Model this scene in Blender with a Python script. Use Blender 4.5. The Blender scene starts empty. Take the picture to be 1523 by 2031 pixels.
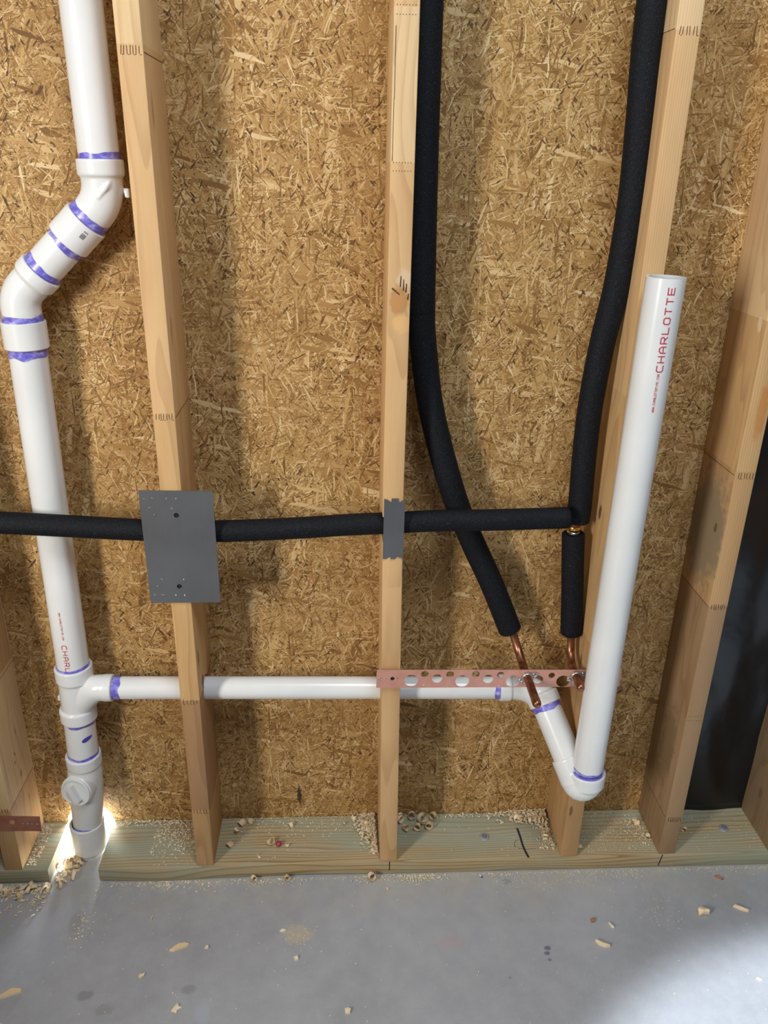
import bpy, bmesh, math, random
from mathutils import Vector, Matrix, Quaternion
random.seed(7)
S = bpy.context.scene
COL = S.collection
V = Vector
PI = math.pi

# ------------------------------------------------------------------ camera, light, exposure
cam_d = bpy.data.cameras.new('camera')
cam = bpy.data.objects.new('camera', cam_d)
COL.objects.link(cam)
S.camera = cam
cam_d.sensor_fit = 'HORIZONTAL'
cam_d.sensor_width = 36.0
cam_d.lens = 36.0 * 1599.2 / 1523.0
cam_d.clip_start = 0.02
PITCH, YAW, ROLL = 0.404996, 0.056119, 0.019755
f0 = V((math.sin(YAW), math.cos(YAW), 0)); r0 = V((math.cos(YAW), -math.sin(YAW), 0)); u0 = V((0, 0, 1))
fw = f0 * math.cos(PITCH) - u0 * math.sin(PITCH); up = u0 * math.cos(PITCH) + f0 * math.sin(PITCH)
rt = r0 * math.cos(ROLL) + up * math.sin(ROLL); up = up * math.cos(ROLL) - r0 * math.sin(ROLL)
m = Matrix((rt, up, -fw)).transposed().to_4x4()
m.translation = V((-0.096077, -1.347949, 1.467158))
cam.matrix_world = m

vs = S.view_settings
vs.view_transform = 'Standard'; vs.look = 'None'; vs.gamma = 1.0; vs.use_curve_mapping = False
vs.exposure = 0.0

W = bpy.data.worlds.new('world'); S.world = W; W.use_nodes = True
bg = W.node_tree.nodes['Background']
bg.inputs['Color'].default_value = (1.0, 0.94, 0.86, 1)
bg.inputs['Strength'].default_value = 0.085

def area(name, loc, target, sx, sy, power, color=(1, 1, 1), spread=180):
    d = bpy.data.lights.new(name, 'AREA'); d.shape = 'RECTANGLE'; d.size = sx; d.size_y = sy
    d.energy = power; d.color = color; d.spread = math.radians(spread)
    o = bpy.data.objects.new(name, d); COL.objects.link(o)
    o.location = loc
    o.rotation_euler = (V(target) - V(loc)).to_track_quat('-Z', 'Y').to_euler()
    return o
area('window_daylight', (-1.78, -1.95, 1.55), (0.0, 0.1, 0.95), 0.32, 1.0, 57, (1.0, 0.955, 0.88))
area('skylight', (0.35, -1.35, 3.2), (0.2, -0.3, 0.0), 0.9, 0.9, 46, (0.80, 0.90, 1.0))
sl = bpy.data.lights.new('floor_patch_spot', 'SPOT')  # overhead spot added to make the bright floor patch at lower right
sl.energy = 600; sl.color = (0.80, 0.90, 1.0); sl.spot_size = math.radians(30); sl.spot_blend = 0.14; sl.shadow_soft_size = 0.05
slo = bpy.data.objects.new('floor_patch_spot', sl); COL.objects.link(slo)
slo.location = (1.0, -1.45, 2.6)
slo.rotation_euler = (V((0.88, -0.93, 0.0)) - slo.location).to_track_quat('-Z', 'Y').to_euler()
area('outdoor_daylight', (-0.70, 0.42, 0.085), (-0.69, 0.0, 0.03), 0.36, 0.15, 30.0, (0.90, 0.95, 1.0))

# ------------------------------------------------------------------ materials
def sr(r, g, b):
    return tuple(((c / 255.0) / 12.92 if c <= 10 else (((c / 255.0) + 0.055) / 1.055) ** 2.4) for c in (r, g, b)) + (1.0,)

class NT:
    def __init__(s, name, rough=0.6, spec=0.4):
        s.m = bpy.data.materials.new(name); s.m.use_nodes = True
        s.t = s.m.node_tree; s.b = s.t.nodes['Principled BSDF']
        s.b.inputs['Roughness'].default_value = rough
        s.b.inputs['Specular IOR Level'].default_value = spec
    def n(s, typ, **kw):
        o = s.t.nodes.new(typ)
        for k, v in kw.items(): setattr(o, k, v)
        return o
    def l(s, a, b): s.t.links.new(a, b)
    def setv(s, sock, v):
        if hasattr(v, 'is_output') or isinstance(v, bpy.types.NodeSocket): s.l(v, sock)
        else: sock.default_value = v
    def obj(s):
        return s.n('ShaderNodeTexCoord').outputs['Object']
    def math(s, op, a, b=None, c=None, clamp=False):
        o = s.n('ShaderNodeMath', operation=op, use_clamp=clamp)
        s.setv(o.inputs[0], a)
        if b is not None: s.setv(o.inputs[1], b)
        if c is not None: s.setv(o.inputs[2], c)
        return o.outputs[0]
    def vmath(s, op, a, b=None):
        o = s.n('ShaderNodeVectorMath', operation=op)
        s.setv(o.inputs[0], a)
        if b is not None: s.setv(o.inputs[1], b)
        return o.outputs['Value'] if op in ('LENGTH', 'DISTANCE', 'DOT_PRODUCT') else o.outputs['Vector']
    def mapping(s, v, loc=(0, 0, 0), rot=(0, 0, 0), scale=(1, 1, 1)):
        o = s.n('ShaderNodeMapping'); s.l(v, o.inputs['Vector'])
        o.inputs['Location'].default_value = loc; o.inputs['Rotation'].default_value = rot; o.inputs['Scale'].default_value = scale
        return o.outputs['Vector']
    def noise(s, v, scale, detail=3, rough=0.5, dist=0.0):
        o = s.n('ShaderNodeTexNoise'); s.l(v, o.inputs['Vector'])
        o.inputs['Scale'].default_value = scale; o.inputs['Detail'].default_value = detail
        o.inputs['Roughness'].default_value = rough; o.inputs['Distortion'].default_value = dist
        return o
    def ramp(s, fac, stops, interp='LINEAR'):
        o = s.n('ShaderNodeValToRGB'); s.setv(o.inputs['Fac'], fac)
        cr = o.color_ramp; cr.interpolation = interp
        while len(cr.elements) < len(stops): cr.elements.new(0.5)
        for e, (p, c) in zip(cr.elements, stops):
            e.position = p; e.color = c if len(c) == 4 else tuple(c) + (1,)
        return o.outputs['Color']
    def mix(s, fac, a, b, mode='MIX'):
        o = s.n('ShaderNodeMix', data_type='RGBA', blend_type=mode)
        s.setv(o.inputs['Factor'], fac); s.setv(o.inputs['A'], a) if False else None
        A = [i for i in o.inputs if i.name == 'A' and i.type == 'RGBA'][0]
        Bq = [i for i in o.inputs if i.name == 'B' and i.type == 'RGBA'][0]
        s.setv(A, a); s.setv(Bq, b)
        return [i for i in o.outputs if i.type == 'RGBA'][0]
    def fmix(s, fac, a, b):
        o = s.n('ShaderNodeMix', data_type='FLOAT')
        s.setv(o.inputs[0], fac); s.setv(o.inputs[2], a); s.setv(o.inputs[3], b)
        return o.outputs[0]
    def bump(s, h, strength=0.3, dist=0.001):
        o = s.n('ShaderNodeBump'); s.setv(o.inputs['Height'], h)
        o.inputs['Strength'].default_value = strength; o.inputs['Distance'].default_value = dist
        s.l(o.outputs['Normal'], s.b.inputs['Normal'])
    def color(s, c): s.setv(s.b.inputs['Base Color'], c)
    def blot(s, co, p, scale, lo, hi, wob=None):
        """1 inside a blot centred on p (scale = 1/radii), fading out between lo and hi"""
        v = s.vmath('SUBTRACT', co, p); v = s.vmath('MULTIPLY', v, scale)
        d = s.vmath('LENGTH', v)
        if wob is not None: d = s.math('ADD', d, wob)
        o = s.n('ShaderNodeMapRange', interpolation_type='SMOOTHSTEP')
        s.l(d, o.inputs['Value'])
        o.inputs['From Min'].default_value = lo; o.inputs['From Max'].default_value = hi
        o.inputs['To Min'].default_value = 1; o.inputs['To Max'].default_value = 0
        return o.outputs['Result']

def plain(name, c, rough=0.6, metal=0.0, spec=0.4):
    n = NT(name, rough, spec); n.color(c); n.b.inputs['Metallic'].default_value = metal
    return n.m

# strand board
def osb_mat():
    n = NT('strand_board', 0.62, 0.25)
    co = n.obj()
    warp = n.noise(co, 26, 2)
    wv = n.vmath('SUBTRACT', warp.outputs['Color'], (0.5, 0.5, 0.5))
    wv = n.vmath('MULTIPLY', wv, (0.010, 0.010, 0.010))
    base = n.vmath('ADD', co, wv)
    # planar x, z
    sep = n.n('ShaderNodeSeparateXYZ'); n.l(base, sep.inputs[0])
    cmb = n.n('ShaderNodeCombineXYZ'); n.l(sep.outputs['X'], cmb.inputs[0]); n.l(sep.outputs['Z'], cmb.inputs[1])
    p = cmb.outputs[0]
    lay = [(0.25, 46, 7.0), (1.15, 28, 2.2), (1.95, 34, 3.2), (2.75, 24, 1.9), (0.75, 19, 1.6), (1.55, 40, 2.8), (2.3, 17, 1.5), (0.0, 22, 1.9), (1.75, 75, 12)]
    H = T = None
    for i, (a, ln, wd) in enumerate(lay):
        q = n.mapping(p, (i * 3.17, i * 1.31, 0), (0, 0, a))
        q = n.mapping(q, (0, 0, 0), (0, 0, 0), (1000.0 / ln, 1000.0 / wd, 1))
        v = n.n('ShaderNodeTexVoronoi', voronoi_dimensions='2D', feature='F1')
        n.l(q, v.inputs['Vector']); v.inputs['Scale'].default_value = 1.0
        sp = n.n('ShaderNodeSeparateColor'); n.l(v.outputs['Color'], sp.inputs[0])
        h = sp.outputs[0]; t = sp.outputs[1]
        if i == 8: h = n.math('MULTIPLY', h, 0.93)
        if H is None: H, T = h, t
        else:
            g = n.math('GREATER_THAN', h, H)
            T = n.fmix(g, T, t); H = n.math('MAXIMUM', H, h)
    fine = n.noise(co, 420, 2)
    T2 = n.math('ADD', n.math('MULTIPLY', T, 0.86), n.math('MULTIPLY', fine.outputs['Fac'], 0.14))
    c = n.ramp(T2, [(0.0, (0.085, 0.036, 0.010)), (0.18, (0.23, 0.115, 0.034)), (0.45, (0.38, 0.215, 0.072)), (0.70, (0.50, 0.310, 0.120)), (0.88, (0.65, 0.455, 0.22)), (1.0, (0.84, 0.69, 0.44))])
    # dark bark flecks
    for (a, ln, wd, thr) in ((0.9, 11, 3.2, 0.026), (2.2, 15, 3.4, 0.020), (1.5, 4.5, 3.6, 0.022)):
        q = n.mapping(p, (5 + a, 2, 0), (0, 0, a)); q = n.mapping(q, (0, 0, 0), (0, 0, 0), (1000.0 / ln, 1000.0 / wd, 1))
        v = n.n('ShaderNodeTexVoronoi', voronoi_dimensions='2D', feature='F1'); n.l(q, v.inputs['Vector']); v.inputs['Scale'].default_value = 1.0
        sp = n.n('ShaderNodeSeparateColor'); n.l(v.outputs['Color'], sp.inputs[0])
        k = n.math('LESS_THAN', sp.outputs[2], thr)
        k2 = n.math('LESS_THAN', n.math('ADD', v.outputs['Distance'], n.math('MULTIPLY', n.math('SUBTRACT', warp.outputs['Fac'], 0.5), 1.6)), 0.40)
        k = n.math('MULTIPLY', k, k2)
        c = n.mix(n.math('MULTIPLY', k, 0.88), c, (0.045, 0.017, 0.008, 1))
    big = n.noise(co, 5.5, 3)
    c = n.mix(n.ramp(big.outputs['Fac'], [(0.35, (0, 0, 0)), (0.7, (0.38, 0.38, 0.38))]), c, (0.30, 0.155, 0.045, 1))
    wob = n.math('MULTIPLY', n.math('SUBTRACT', n.noise(co, 130, 3).outputs['Fac'], 0.5), 1.4)
    c = n.mix(n.math('MULTIPLY', n.blot(co, (-0.199, 0.14, 0.105), (170, 1, 34), 0.55, 1.15, wob), 0.9), c, (0.035, 0.022, 0.012, 1))
    n.color(c)
    hh = n.math('ADD', H, n.math('MULTIPLY', fine.outputs['Fac'], 0.12))
    n.bump(hh, 0.75, 0.0022)
    return n.m

# softwood; grain runs along axis ('z' or 'x'); tints = [(z_from_base, colour)...] one per finger-jointed block
def wood_mat(name, tints, pith, axis='z', seed=0.0, knots=(), length=2.4, freq=210, stain=None, grain=0.34):
    n = NT(name, 0.62, 0.25)
    co = n.obj()
    if axis == 'x':
        s0 = n.n('ShaderNodeSeparateXYZ'); n.l(co, s0.inputs[0])
        cc = n.n('ShaderNodeCombineXYZ'); n.l(s0.outputs['Z'], cc.inputs[0]); n.l(s0.outputs['Y'], cc.inputs[1]); n.l(s0.outputs['X'], cc.inputs[2])
        g = cc.outputs[0]
    else: g = co
    gs = n.mapping(g, (seed, seed * 0.7, seed * 1.3), (0, 0, 0), (9, 9, 1.3))
    nz = n.noise(gs, 1.0, 2)
    off = n.vmath('MULTIPLY', n.vmath('SUBTRACT', nz.outputs['Color'], (0.5, 0.5, 0.5)), (0.055, 0.055, 0))
    sp = n.n('ShaderNodeSeparateXYZ'); n.l(g, sp.inputs[0])
    zz = sp.outputs['Z']
    # each block sits differently in its log: shift the pith per block
    shift = None
    if len(tints) > 1:
        shift = n.ramp(n.math('DIVIDE', zz, length), [(max(0, min(1, z / length)), (random.random() * 0.5, random.random() * 0.5, 0)) for z, _ in tints], 'CONSTANT')
    gg = n.vmath('ADD', g, off)
    if shift is not None: gg = n.vmath('ADD', gg, n.vmath('MULTIPLY', shift, (0.12, 0.16, 0)))
    gg = n.vmath('SUBTRACT', gg, (pith[0], pith[1], 0))
    gg = n.vmath('MULTIPLY', gg, (1, 1, 0.0))
    r = n.vmath('LENGTH', gg)
    ring = n.math('FRACT', n.math('MULTIPLY', r, freq))
    late = n.ramp(ring, [(0.0, (0, 0, 0)), (0.55, (0.12, 0.12, 0.12)), (0.88, (0.85, 0.85, 0.85)), (0.96, (0.9, 0.9, 0.9)), (1.0, (0, 0, 0))])
    fib = n.noise(n.mapping(g, (seed, 0, 0), (0, 0, 0), (420, 420, 9)), 1.0, 3, 0.6)
    mot = n.noise(n.mapping(g, (seed * 2, 0, 3), (0, 0, 0), (22, 22, 5)), 1.0, 3)
    if len(tints) == 1: base = tints[0][1]
    else: base = n.ramp(n.math('DIVIDE', zz, length), [(max(0, min(1, z / length)), c) for z, c in tints], 'CONSTANT')
    c = n.mix(n.math('MULTIPLY', late, grain), base, n.mix(1.0, base, (0.52, 0.40, 0.30, 1), 'MULTIPLY'))
    c = n.mix(n.math('MULTIPLY', fib.outputs['Fac'], 0.30), c, n.mix(1.0, c, (0.62, 0.55, 0.48, 1), 'MULTIPLY'))
    c = n.mix(n.ramp(mot.outputs['Fac'], [(0.42, (0, 0, 0)), (0.75, (0.4, 0.4, 0.4))]), c, n.mix(1.0, c, (0.70, 0.62, 0.55, 1), 'MULTIPLY'))
    wob = n.math('MULTIPLY', n.math('SUBTRACT', n.noise(co, 70, 2).outputs['Fac'], 0.5), 0.9)
    for (p, scl, col, amt) in knots:
        c = n.mix(n.math('MULTIPLY', n.blot(co, p, scl, 0.55, 1.1, wob), amt), c, col)
    if stain is not None:
        k = n.noise(n.mapping(g, (seed, 3, 1), (0, 0, 0), (14, 14, 3.2)), 1.0, 3)
        c = n.mix(n.ramp(k.outputs['Fac'], [(0.38, (0, 0, 0)), (0.62, (0.8, 0.8, 0.8))]), c, n.mix(0.35, stain, c))
    n.color(c)
    n.bump(n.math('ADD', late, n.math('MULTIPLY', fib.outputs['Fac'], 0.8)), 0.16, 0.0006)
    return n.m

def concrete_mat():
    n = NT('concrete', 0.55, 0.35)
    co = n.obj()
    a = n.noise(co, 3.2, 5, 0.6); b = n.noise(co, 24, 5, 0.65); d = n.noise(co, 190, 3)
    c = n.ramp(a.outputs['Fac'], [(0.3, (0.30, 0.30, 0.315)), (0.55, (0.355, 0.36, 0.38)), (0.75, (0.405, 0.41, 0.43))])
    c = n.mix(n.ramp(b.outputs['Fac'], [(0.40, (0, 0, 0)), (0.75, (0.32, 0.32, 0.32))]), c, (0.50, 0.50, 0.51, 1))
    c = n.mix(n.math('MULTIPLY', d.outputs['Fac'], 0.22), c, (0.22, 0.22, 0.23, 1))
    # wood dust on the slab, thickest along the sill
    sp = n.n('ShaderNodeSeparateXYZ'); n.l(co, sp.inputs[0])
    near = n.n('ShaderNodeMapRange'); n.l(sp.outputs['Y'], near.inputs['Value'])
    near.inputs['From Min'].default_value = -0.13; near.inputs['From Max'].default_value = 0.02
    du = n.noise(co, 9, 5, 0.7)
    k = n.math('MULTIPLY', n.math('MULTIPLY', near.outputs[0], n.ramp(du.outputs['Fac'], [(0.40, (0, 0, 0)), (0.66, (1, 1, 1))])), 0.55)
    c = n.mix(k, c, (0.50, 0.43, 0.30, 1))
    wob = n.math('MULTIPLY', n.math('SUBTRACT', n.noise(co, 55, 3).outputs['Fac'], 0.5), 1.1)
    for (x, y, rx, ry, col, amt) in ((0.321, -0.199, .0085, .006, (0.10, 0.11, 0.16, 1), .8), (0.318, -0.211, .0065, .005, (0.10, 0.11, 0.16, 1), .8), (0.320, -0.226, .0045, .004, (0.13, 0.14, 0.19, 1), .75),
                                     (-0.19, -0.150, .032, .024, (0.50, 0.42, 0.28, 1), .55), (0.125, -0.178, .035, .018, (0.45, 0.33, 0.31, 1), .35),
                                     (-0.395, -0.265, .016, .010, (0.21, 0.21, 0.22, 1), .6), (-0.59, -0.27, .016, .012, (0.20, 0.20, 0.20, 1), .6), (-0.36, -0.315, .016, .022, (0.36, 0.39, 0.45, 1), .7),
                                     (0.232, -0.262, .004, .003, (0.2, 0.2, 0.22, 1), .6), (0.215, -0.016, .004, .003, (0.05, 0.04, 0.04, 1), .9), (0.27, -0.03, .012, .009, (0.22, 0.21, 0.21, 1), .5),
                                     (-0.545, -0.30, .02, .012, (0.24, 0.23, 0.22, 1), .5), (-0.655, -0.105, .015, .03, (0.26, 0.25, 0.25, 1), .4)):
        c = n.mix(n.math('MULTIPLY', n.blot(co, (x, y, 0), (1 / rx, 1 / ry, 1), 0.6, 1.15, wob), amt), c, col)
    n.color(c)
    n.bump(n.math('ADD', b.outputs['Fac'], n.math('MULTIPLY', d.outputs['Fac'], 0.3)), 0.12, 0.002)
    return n.m

def pvc_mat():
    n = NT('white_pvc', 0.22, 0.5)
    co = n.obj(); a = n.noise(co, 12, 3)
    n.color(n.ramp(a.outputs['Fac'], [(0.3, (0.70, 0.705, 0.695)), (0.7, (0.75, 0.755, 0.75))]))
    n.b.inputs['Subsurface Weight'].default_value = 0.0
    return n.m
def primer_mat():
    n = NT('purple_primer', 0.3, 0.5)
    co = n.obj(); a = n.noise(n.mapping(co, scale=(1, 1, 1.6)), 60, 4, 0.6)
    n.color(n.ramp(a.outputs['Fac'], [(0.28, (0.085, 0.07, 0.38)), (0.5, (0.17, 0.15, 0.58)), (0.62, (0.34, 0.32, 0.70)), (0.74, (0.62, 0.60, 0.80))]))
    return n.m
def foam_mat():
    n = NT('black_foam', 0.72, 0.22)
    co = n.obj(); a = n.noise(co, 520, 2, 0.6); b = n.noise(co, 40, 2)
    n.color(n.ramp(a.outputs['Fac'], [(0.42, (0.0025, 0.0028, 0.004)), (0.64, (0.008, 0.0095, 0.014)), (0.78, (0.05, 0.058, 0.08))]))
    n.bump(n.math('ADD', a.outputs['Fac'], n.math('MULTIPLY', b.outputs['Fac'], 0.3)), 0.55, 0.0012)
    return n.m
def copper_mat():
    n = NT('copper', 0.36)
    co = n.obj(); a = n.noise(n.mapping(co, scale=(1, 1, 1)), 70, 4, 0.6)
    n.color(n.ramp(a.outputs['Fac'], [(0.3, (0.14, 0.055, 0.03)), (0.52, (0.36, 0.155, 0.085)), (0.8, (0.56, 0.28, 0.17))]))
    n.b.inputs['Metallic'].default_value = 0.9
    return n.m
def coated_mat(name='copper_coated_steel', c1=(0.56, 0.265, 0.20), c2=(0.62, 0.32, 0.25)):
    n = NT(name, 0.42, 0.5)
    co = n.obj(); a = n.noise(co, 45, 4)
    n.color(n.ramp(a.outputs['Fac'], [(0.35, c1), (0.7, c2)]))
    n.b.inputs['Metallic'].default_value = 0.25
    return n.m
def steel_mat():
    n = NT('galvanised_steel', 0.42, 0.5)
    co = n.obj(); a = n.noise(co, 7, 3); b = n.noise(n.mapping(co, scale=(260, 1, 6)), 1.0, 2)
    c = n.ramp(a.outputs['Fac'], [(0.3, (0.115, 0.118, 0.125)), (0.7, (0.155, 0.162, 0.176))])
    c = n.mix(n.math('MULTIPLY', b.outputs['Fac'], 0.2), c, (0.2, 0.2, 0.21, 1))
    n.color(c); n.b.inputs['Metallic'].default_value = 0.55
    return n.m
def shaving_mat(name, cs):
    n = NT(name, 0.6, 0.25)
    g = n.n('ShaderNodeNewGeometry')
    c = n.ramp(g.outputs['Random Per Island'], [(i / max(1, len(cs) - 1), q) for i, q in enumerate(cs)])
    f = n.noise(n.obj(), 500, 2)
    n.color(n.mix(n.math('MULTIPLY', f.outputs['Fac'], 0.3), c, n.mix(1.0, c, (0.7, 0.6, 0.5, 1), 'MULTIPLY')))
    return n.m
def plastic_mat():
    n = NT('black_plastic_film', 0.33, 0.5)
    co = n.obj(); a = n.noise(n.mapping(co, rot=(0, 0.6, 0), scale=(7, 7, 3)), 1.0, 1, 0.4, 0.5); b = n.noise(co, 30, 1)
    n.color((0.006, 0.007, 0.0085, 1))
    n.bump(n.math('ADD', a.outputs['Fac'], n.math('MULTIPLY', b.outputs['Fac'], 0.05)), 0.7, 0.03)
    return n.m

TAN = sr(206, 168, 118); TAN2 = sr(214, 176, 128); TAN3 = sr(196, 158, 112); GREY = sr(158, 138, 108); PALE = sr(222, 190, 145)
M_OSB = osb_mat(); M_CONC = concrete_mat(); M_PVC = pvc_mat(); M_PRI = primer_mat(); M_FOAM = foam_mat()
M_COP = copper_mat(); M_COAT = coated_mat(); M_COAT_SHADE = coated_mat('shade_toned_copper_steel', (0.30, 0.11, 0.06), (0.38, 0.16, 0.10)); M_STEEL = steel_mat()  # second bracket steel has the left corner's shade put into its colour
M_SHAV = shaving_mat('pine_shavings', [(0.66, 0.47, 0.25, 1), (0.80, 0.64, 0.40, 1), (0.86, 0.74, 0.53, 1), (0.72, 0.52, 0.29, 1)])
M_DUST = shaving_mat('wood_dust', [(0.62, 0.49, 0.29, 1), (0.78, 0.67, 0.46, 1), (0.88, 0.81, 0.64, 1)])
M_FILM = plastic_mat()
M_BLACK = plain('black', (0.006, 0.006, 0.006, 1), 0.7)
M_SLOT = plain('finger_joint_slot', (0.07, 0.03, 0.012, 1), 0.8)
M_INK = plain('red_print', (0.50, 0.055, 0.075, 1), 0.5)
M_GREYINK = plain('grey_print', (0.16, 0.16, 0.18, 1), 0.5)
M_MARK = plain('marker_ink', (0.02, 0.018, 0.03, 1), 0.6)
M_PENCIL = plain('pencil', (0.12, 0.10, 0.08, 1), 0.7)
M_BRASS = plain('brass', (0.85, 0.56, 0.14, 1), 0.25, 1.0)
M_CHROME = plain('bright_steel', (0.72, 0.72, 0.74, 1), 0.22, 1.0)
M_SOLDER = plain('tinned_metal', (0.50, 0.49, 0.46, 1), 0.4, 0.8)
M_ZINC = plain('zinc_washer', (0.46, 0.47, 0.52, 1), 0.45, 0.6)
M_RED = plain('crimson_plastic', (0.42, 0.035, 0.09, 1), 0.4)
M_BARK = plain('reddish_bark', (0.36, 0.15, 0.09, 1), 0.8)
M_PRIMD = plain('dark_primer', (0.07, 0.055, 0.36, 1), 0.35)

# ------------------------------------------------------------------ mesh helpers
class B:
    def __init__(s): s.bm = bmesh.new()
    def face(s, vs_, mi=0):
        try:
            f = s.bm.faces.new(vs_); f.material_index = mi; return f
        except ValueError: return None
    def rings(s, rings, mi=0, closed=False, cap0=True, cap1=True):
        vr = [[s.bm.verts.new(p) for p in r] for r in rings]
        n = len(vr[0]); k = len(vr)
        for i in range(k - 1 + (1 if closed else 0)):
            a, b = vr[i], vr[(i + 1) % k]
            for j in range(n): s.face((a[j], a[(j + 1) % n], b[(j + 1) % n], b[j]), mi)
        if not closed:
            if cap0: s.face(list(reversed(vr[0])), mi)
            if cap1: s.face(vr[-1], mi)
    def lathe(s, p0, d, prof, seg=40, mi=0, cap0=True, cap1=True, closed=False):
        p0 = V(p0); d = V(d).normalized()
        a = d.orthogonal().normalized(); b = d.cross(a)
        s.rings([[p0 + d * t + (a * math.cos(2 * PI * j / seg) + b * math.sin(2 * PI * j / seg)) * r for j in range(seg)] for t, r in prof], mi, closed, cap0, cap1)
    def cyl(s, p0, p1, r, seg=40, mi=0, bev=0.0, cap0=True, cap1=True):
        L = (V(p1) - V(p0)).length
        pr = [(0, r), (L, r)] if bev <= 0 else [(0, r - bev), (bev * .3, r - bev * .3), (bev, r), (L - bev, r), (L - bev * .3, r - bev * .3), (L, r - bev)]
        s.lathe(p0, V(p1) - V(p0), pr, seg, mi, cap0, cap1)
    def tube(s, pts, r, seg=28, mi=0, cap0=True, cap1=True):
        pts = [V(p) for p in pts]; n = len(pts)
        rr = r if isinstance(r, (list, tuple)) else [r] * n
        tan = [(pts[min(i + 1, n - 1)] - pts[max(i - 1, 0)]).normalized() for i in range(n)]
        a = tan[0].orthogonal().normalized(); rings = []
        for i in range(n):
            if i: a = tan[i - 1].rotation_difference(tan[i]) @ a
            a = (a - tan[i] * a.dot(tan[i])).normalized(); b = tan[i].cross(a)
            rings.append([pts[i] + (a * math.cos(2 * PI * j / seg) + b * math.sin(2 * PI * j / seg)) * rr[i] for j in range(seg)])
        s.rings(rings, mi, False, cap0, cap1)
    def box(s, x0, x1, y0, y1, z0, z1, mi=0, bev=0.0, segs=2):
        vs_ = [s.bm.verts.new((x, y, z)) for x in (x0, x1) for y in (y0, y1) for z in (z0, z1)]
        F = [(0, 1, 3, 2), (4, 6, 7, 5), (0, 4, 5, 1), (2, 3, 7, 6), (0, 2, 6, 4), (1, 5, 7, 3)]
        fs = [s.face([vs_[i] for i in q], mi) for q in F]
        if bev > 0:
            es = list({e for f in fs for e in f.edges})
            r = bmesh.ops.bevel(s.bm, geom=es, offset=bev, segments=segs, affect='EDGES', profile=0.5)
            for f in r['faces']: f.material_index = mi
    def prism(s, poly, y0, y1, mi=0):
        """polygon in x,z extruded along y"""
        a = [s.bm.verts.new((x, y0, z)) for x, z in poly]; b = [s.bm.verts.new((x, y1, z)) for x, z in poly]
        n = len(a)
        s.face(list(reversed(a)), mi); s.face(b, mi)
        for i in range(n): s.face((a[i], a[(i + 1) % n], b[(i + 1) % n], b[i]), mi)
    def add_mesh(s, me, mat=None, mi=None):
        k = len(s.bm.faces)
        s.bm.from_mesh(me)
        if mi is not None:
            s.bm.faces.ensure_lookup_table()
            for f in s.bm.faces[k:]: f.material_index = mi
    def mesh(s, name, org=(0, 0, 0), sharp=32, normals=True):
        if normals: bmesh.ops.recalc_face_normals(s.bm, faces=s.bm.faces[:])
        if tuple(org) != (0, 0, 0): bmesh.ops.translate(s.bm, verts=s.bm.verts[:], vec=-V(org))
        me = bpy.data.meshes.new(name); s.bm.to_mesh(me); s.bm.free()
        for p in me.polygons: p.use_smooth = True
        me.set_sharp_from_angle(angle=math.radians(sharp))
        return me

def obj(name, b, mats, parent=None, org=(0, 0, 0), sharp=32, normals=True):
    if parent is not None: org = parent.location.copy() if parent.parent is None else parent.parent.location + parent.location
    me = b.mesh(name, org, sharp, normals) if isinstance(b, B) else b
    o = bpy.data.objects.new(name, me); COL.objects.link(o)
    for q in (mats if isinstance(mats, (list, tuple)) else [mats]): me.materials.append(q)
    if parent is not None: o.parent = parent
    else: o.location = org
    return o
def tag(o, label=None, cat=None, group=None, kind=None):
    if label: o['label'] = label
    if cat: o['category'] = cat
    if group: o['group'] = group
    if kind: o['kind'] = kind
    return o
def thing(name, label, cat, loc=(0, 0, 0), group=None):
    o = bpy.data.objects.new(name, None); COL.objects.link(o); o.location = loc
    o.empty_display_size = 0.02
    return tag(o, label, cat, group)
def baked(b, mods, name='tmp'):
    """mesh of b after the given modifiers"""
    me = b.mesh(name) if isinstance(b, B) else b
    o = bpy.data.objects.new(name, me); COL.objects.link(o); extra = []
    for typ, kw in mods:
        md = o.modifiers.new(typ, typ)
        for k, v in kw.items(): setattr(md, k, v)
    dg = bpy.context.evaluated_depsgraph_get(); dg.update()
    out = bpy.data.meshes.new_from_object(o.evaluated_get(dg))
    bpy.data.objects.remove(o)
    return out
def cast(b, voxel=0.0016, it=8):
    """melt overlapping solids into one smooth moulded fitting"""
    return baked(b, [('REMESH', dict(mode='VOXEL', voxel_size=voxel)), ('SMOOTH', dict(factor=0.5, iterations=it))])
def cut(b, cutter):
    cm = cutter.mesh('cut'); co = bpy.data.objects.new('cut', cm); COL.objects.link(co)
    out = baked(b, [('BOOLEAN', dict(operation='DIFFERENCE', object=co, solver='EXACT'))])
    bpy.data.objects.remove(co)
    return out
def smooth(pts, n=8):
    P = [V(p) for p in pts]; P = [P[0] * 2 - P[1]] + P + [P[-1] * 2 - P[-2]]
    out = []
    for i in range(1, len(P) - 2):
        a, b, c, d = P[i - 1:i + 3]
        for k in range(n):
            t = k / n
            out.append(0.5 * ((2 * b) + (c - a) * t + (2 * a - 5 * b + 4 * c - d) * t * t + (3 * b - a - 3 * c + d) * t ** 3))
    out.append(P[-2]); return out
def arc(p, d0, d1, R, n=14):
    """centre-line bend starting at p along d0, ending along d1, radius R"""
    d0 = V(d0).normalized(); d1 = V(d1).normalized()
    ang = d0.angle(d1); ax = d0.cross(d1).normalized(); c = V(p) + ax.cross(d0) * R
    return [c + Quaternion(ax, ang * i / n) @ (V(p) - c) for i in range(n + 1)]

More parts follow.
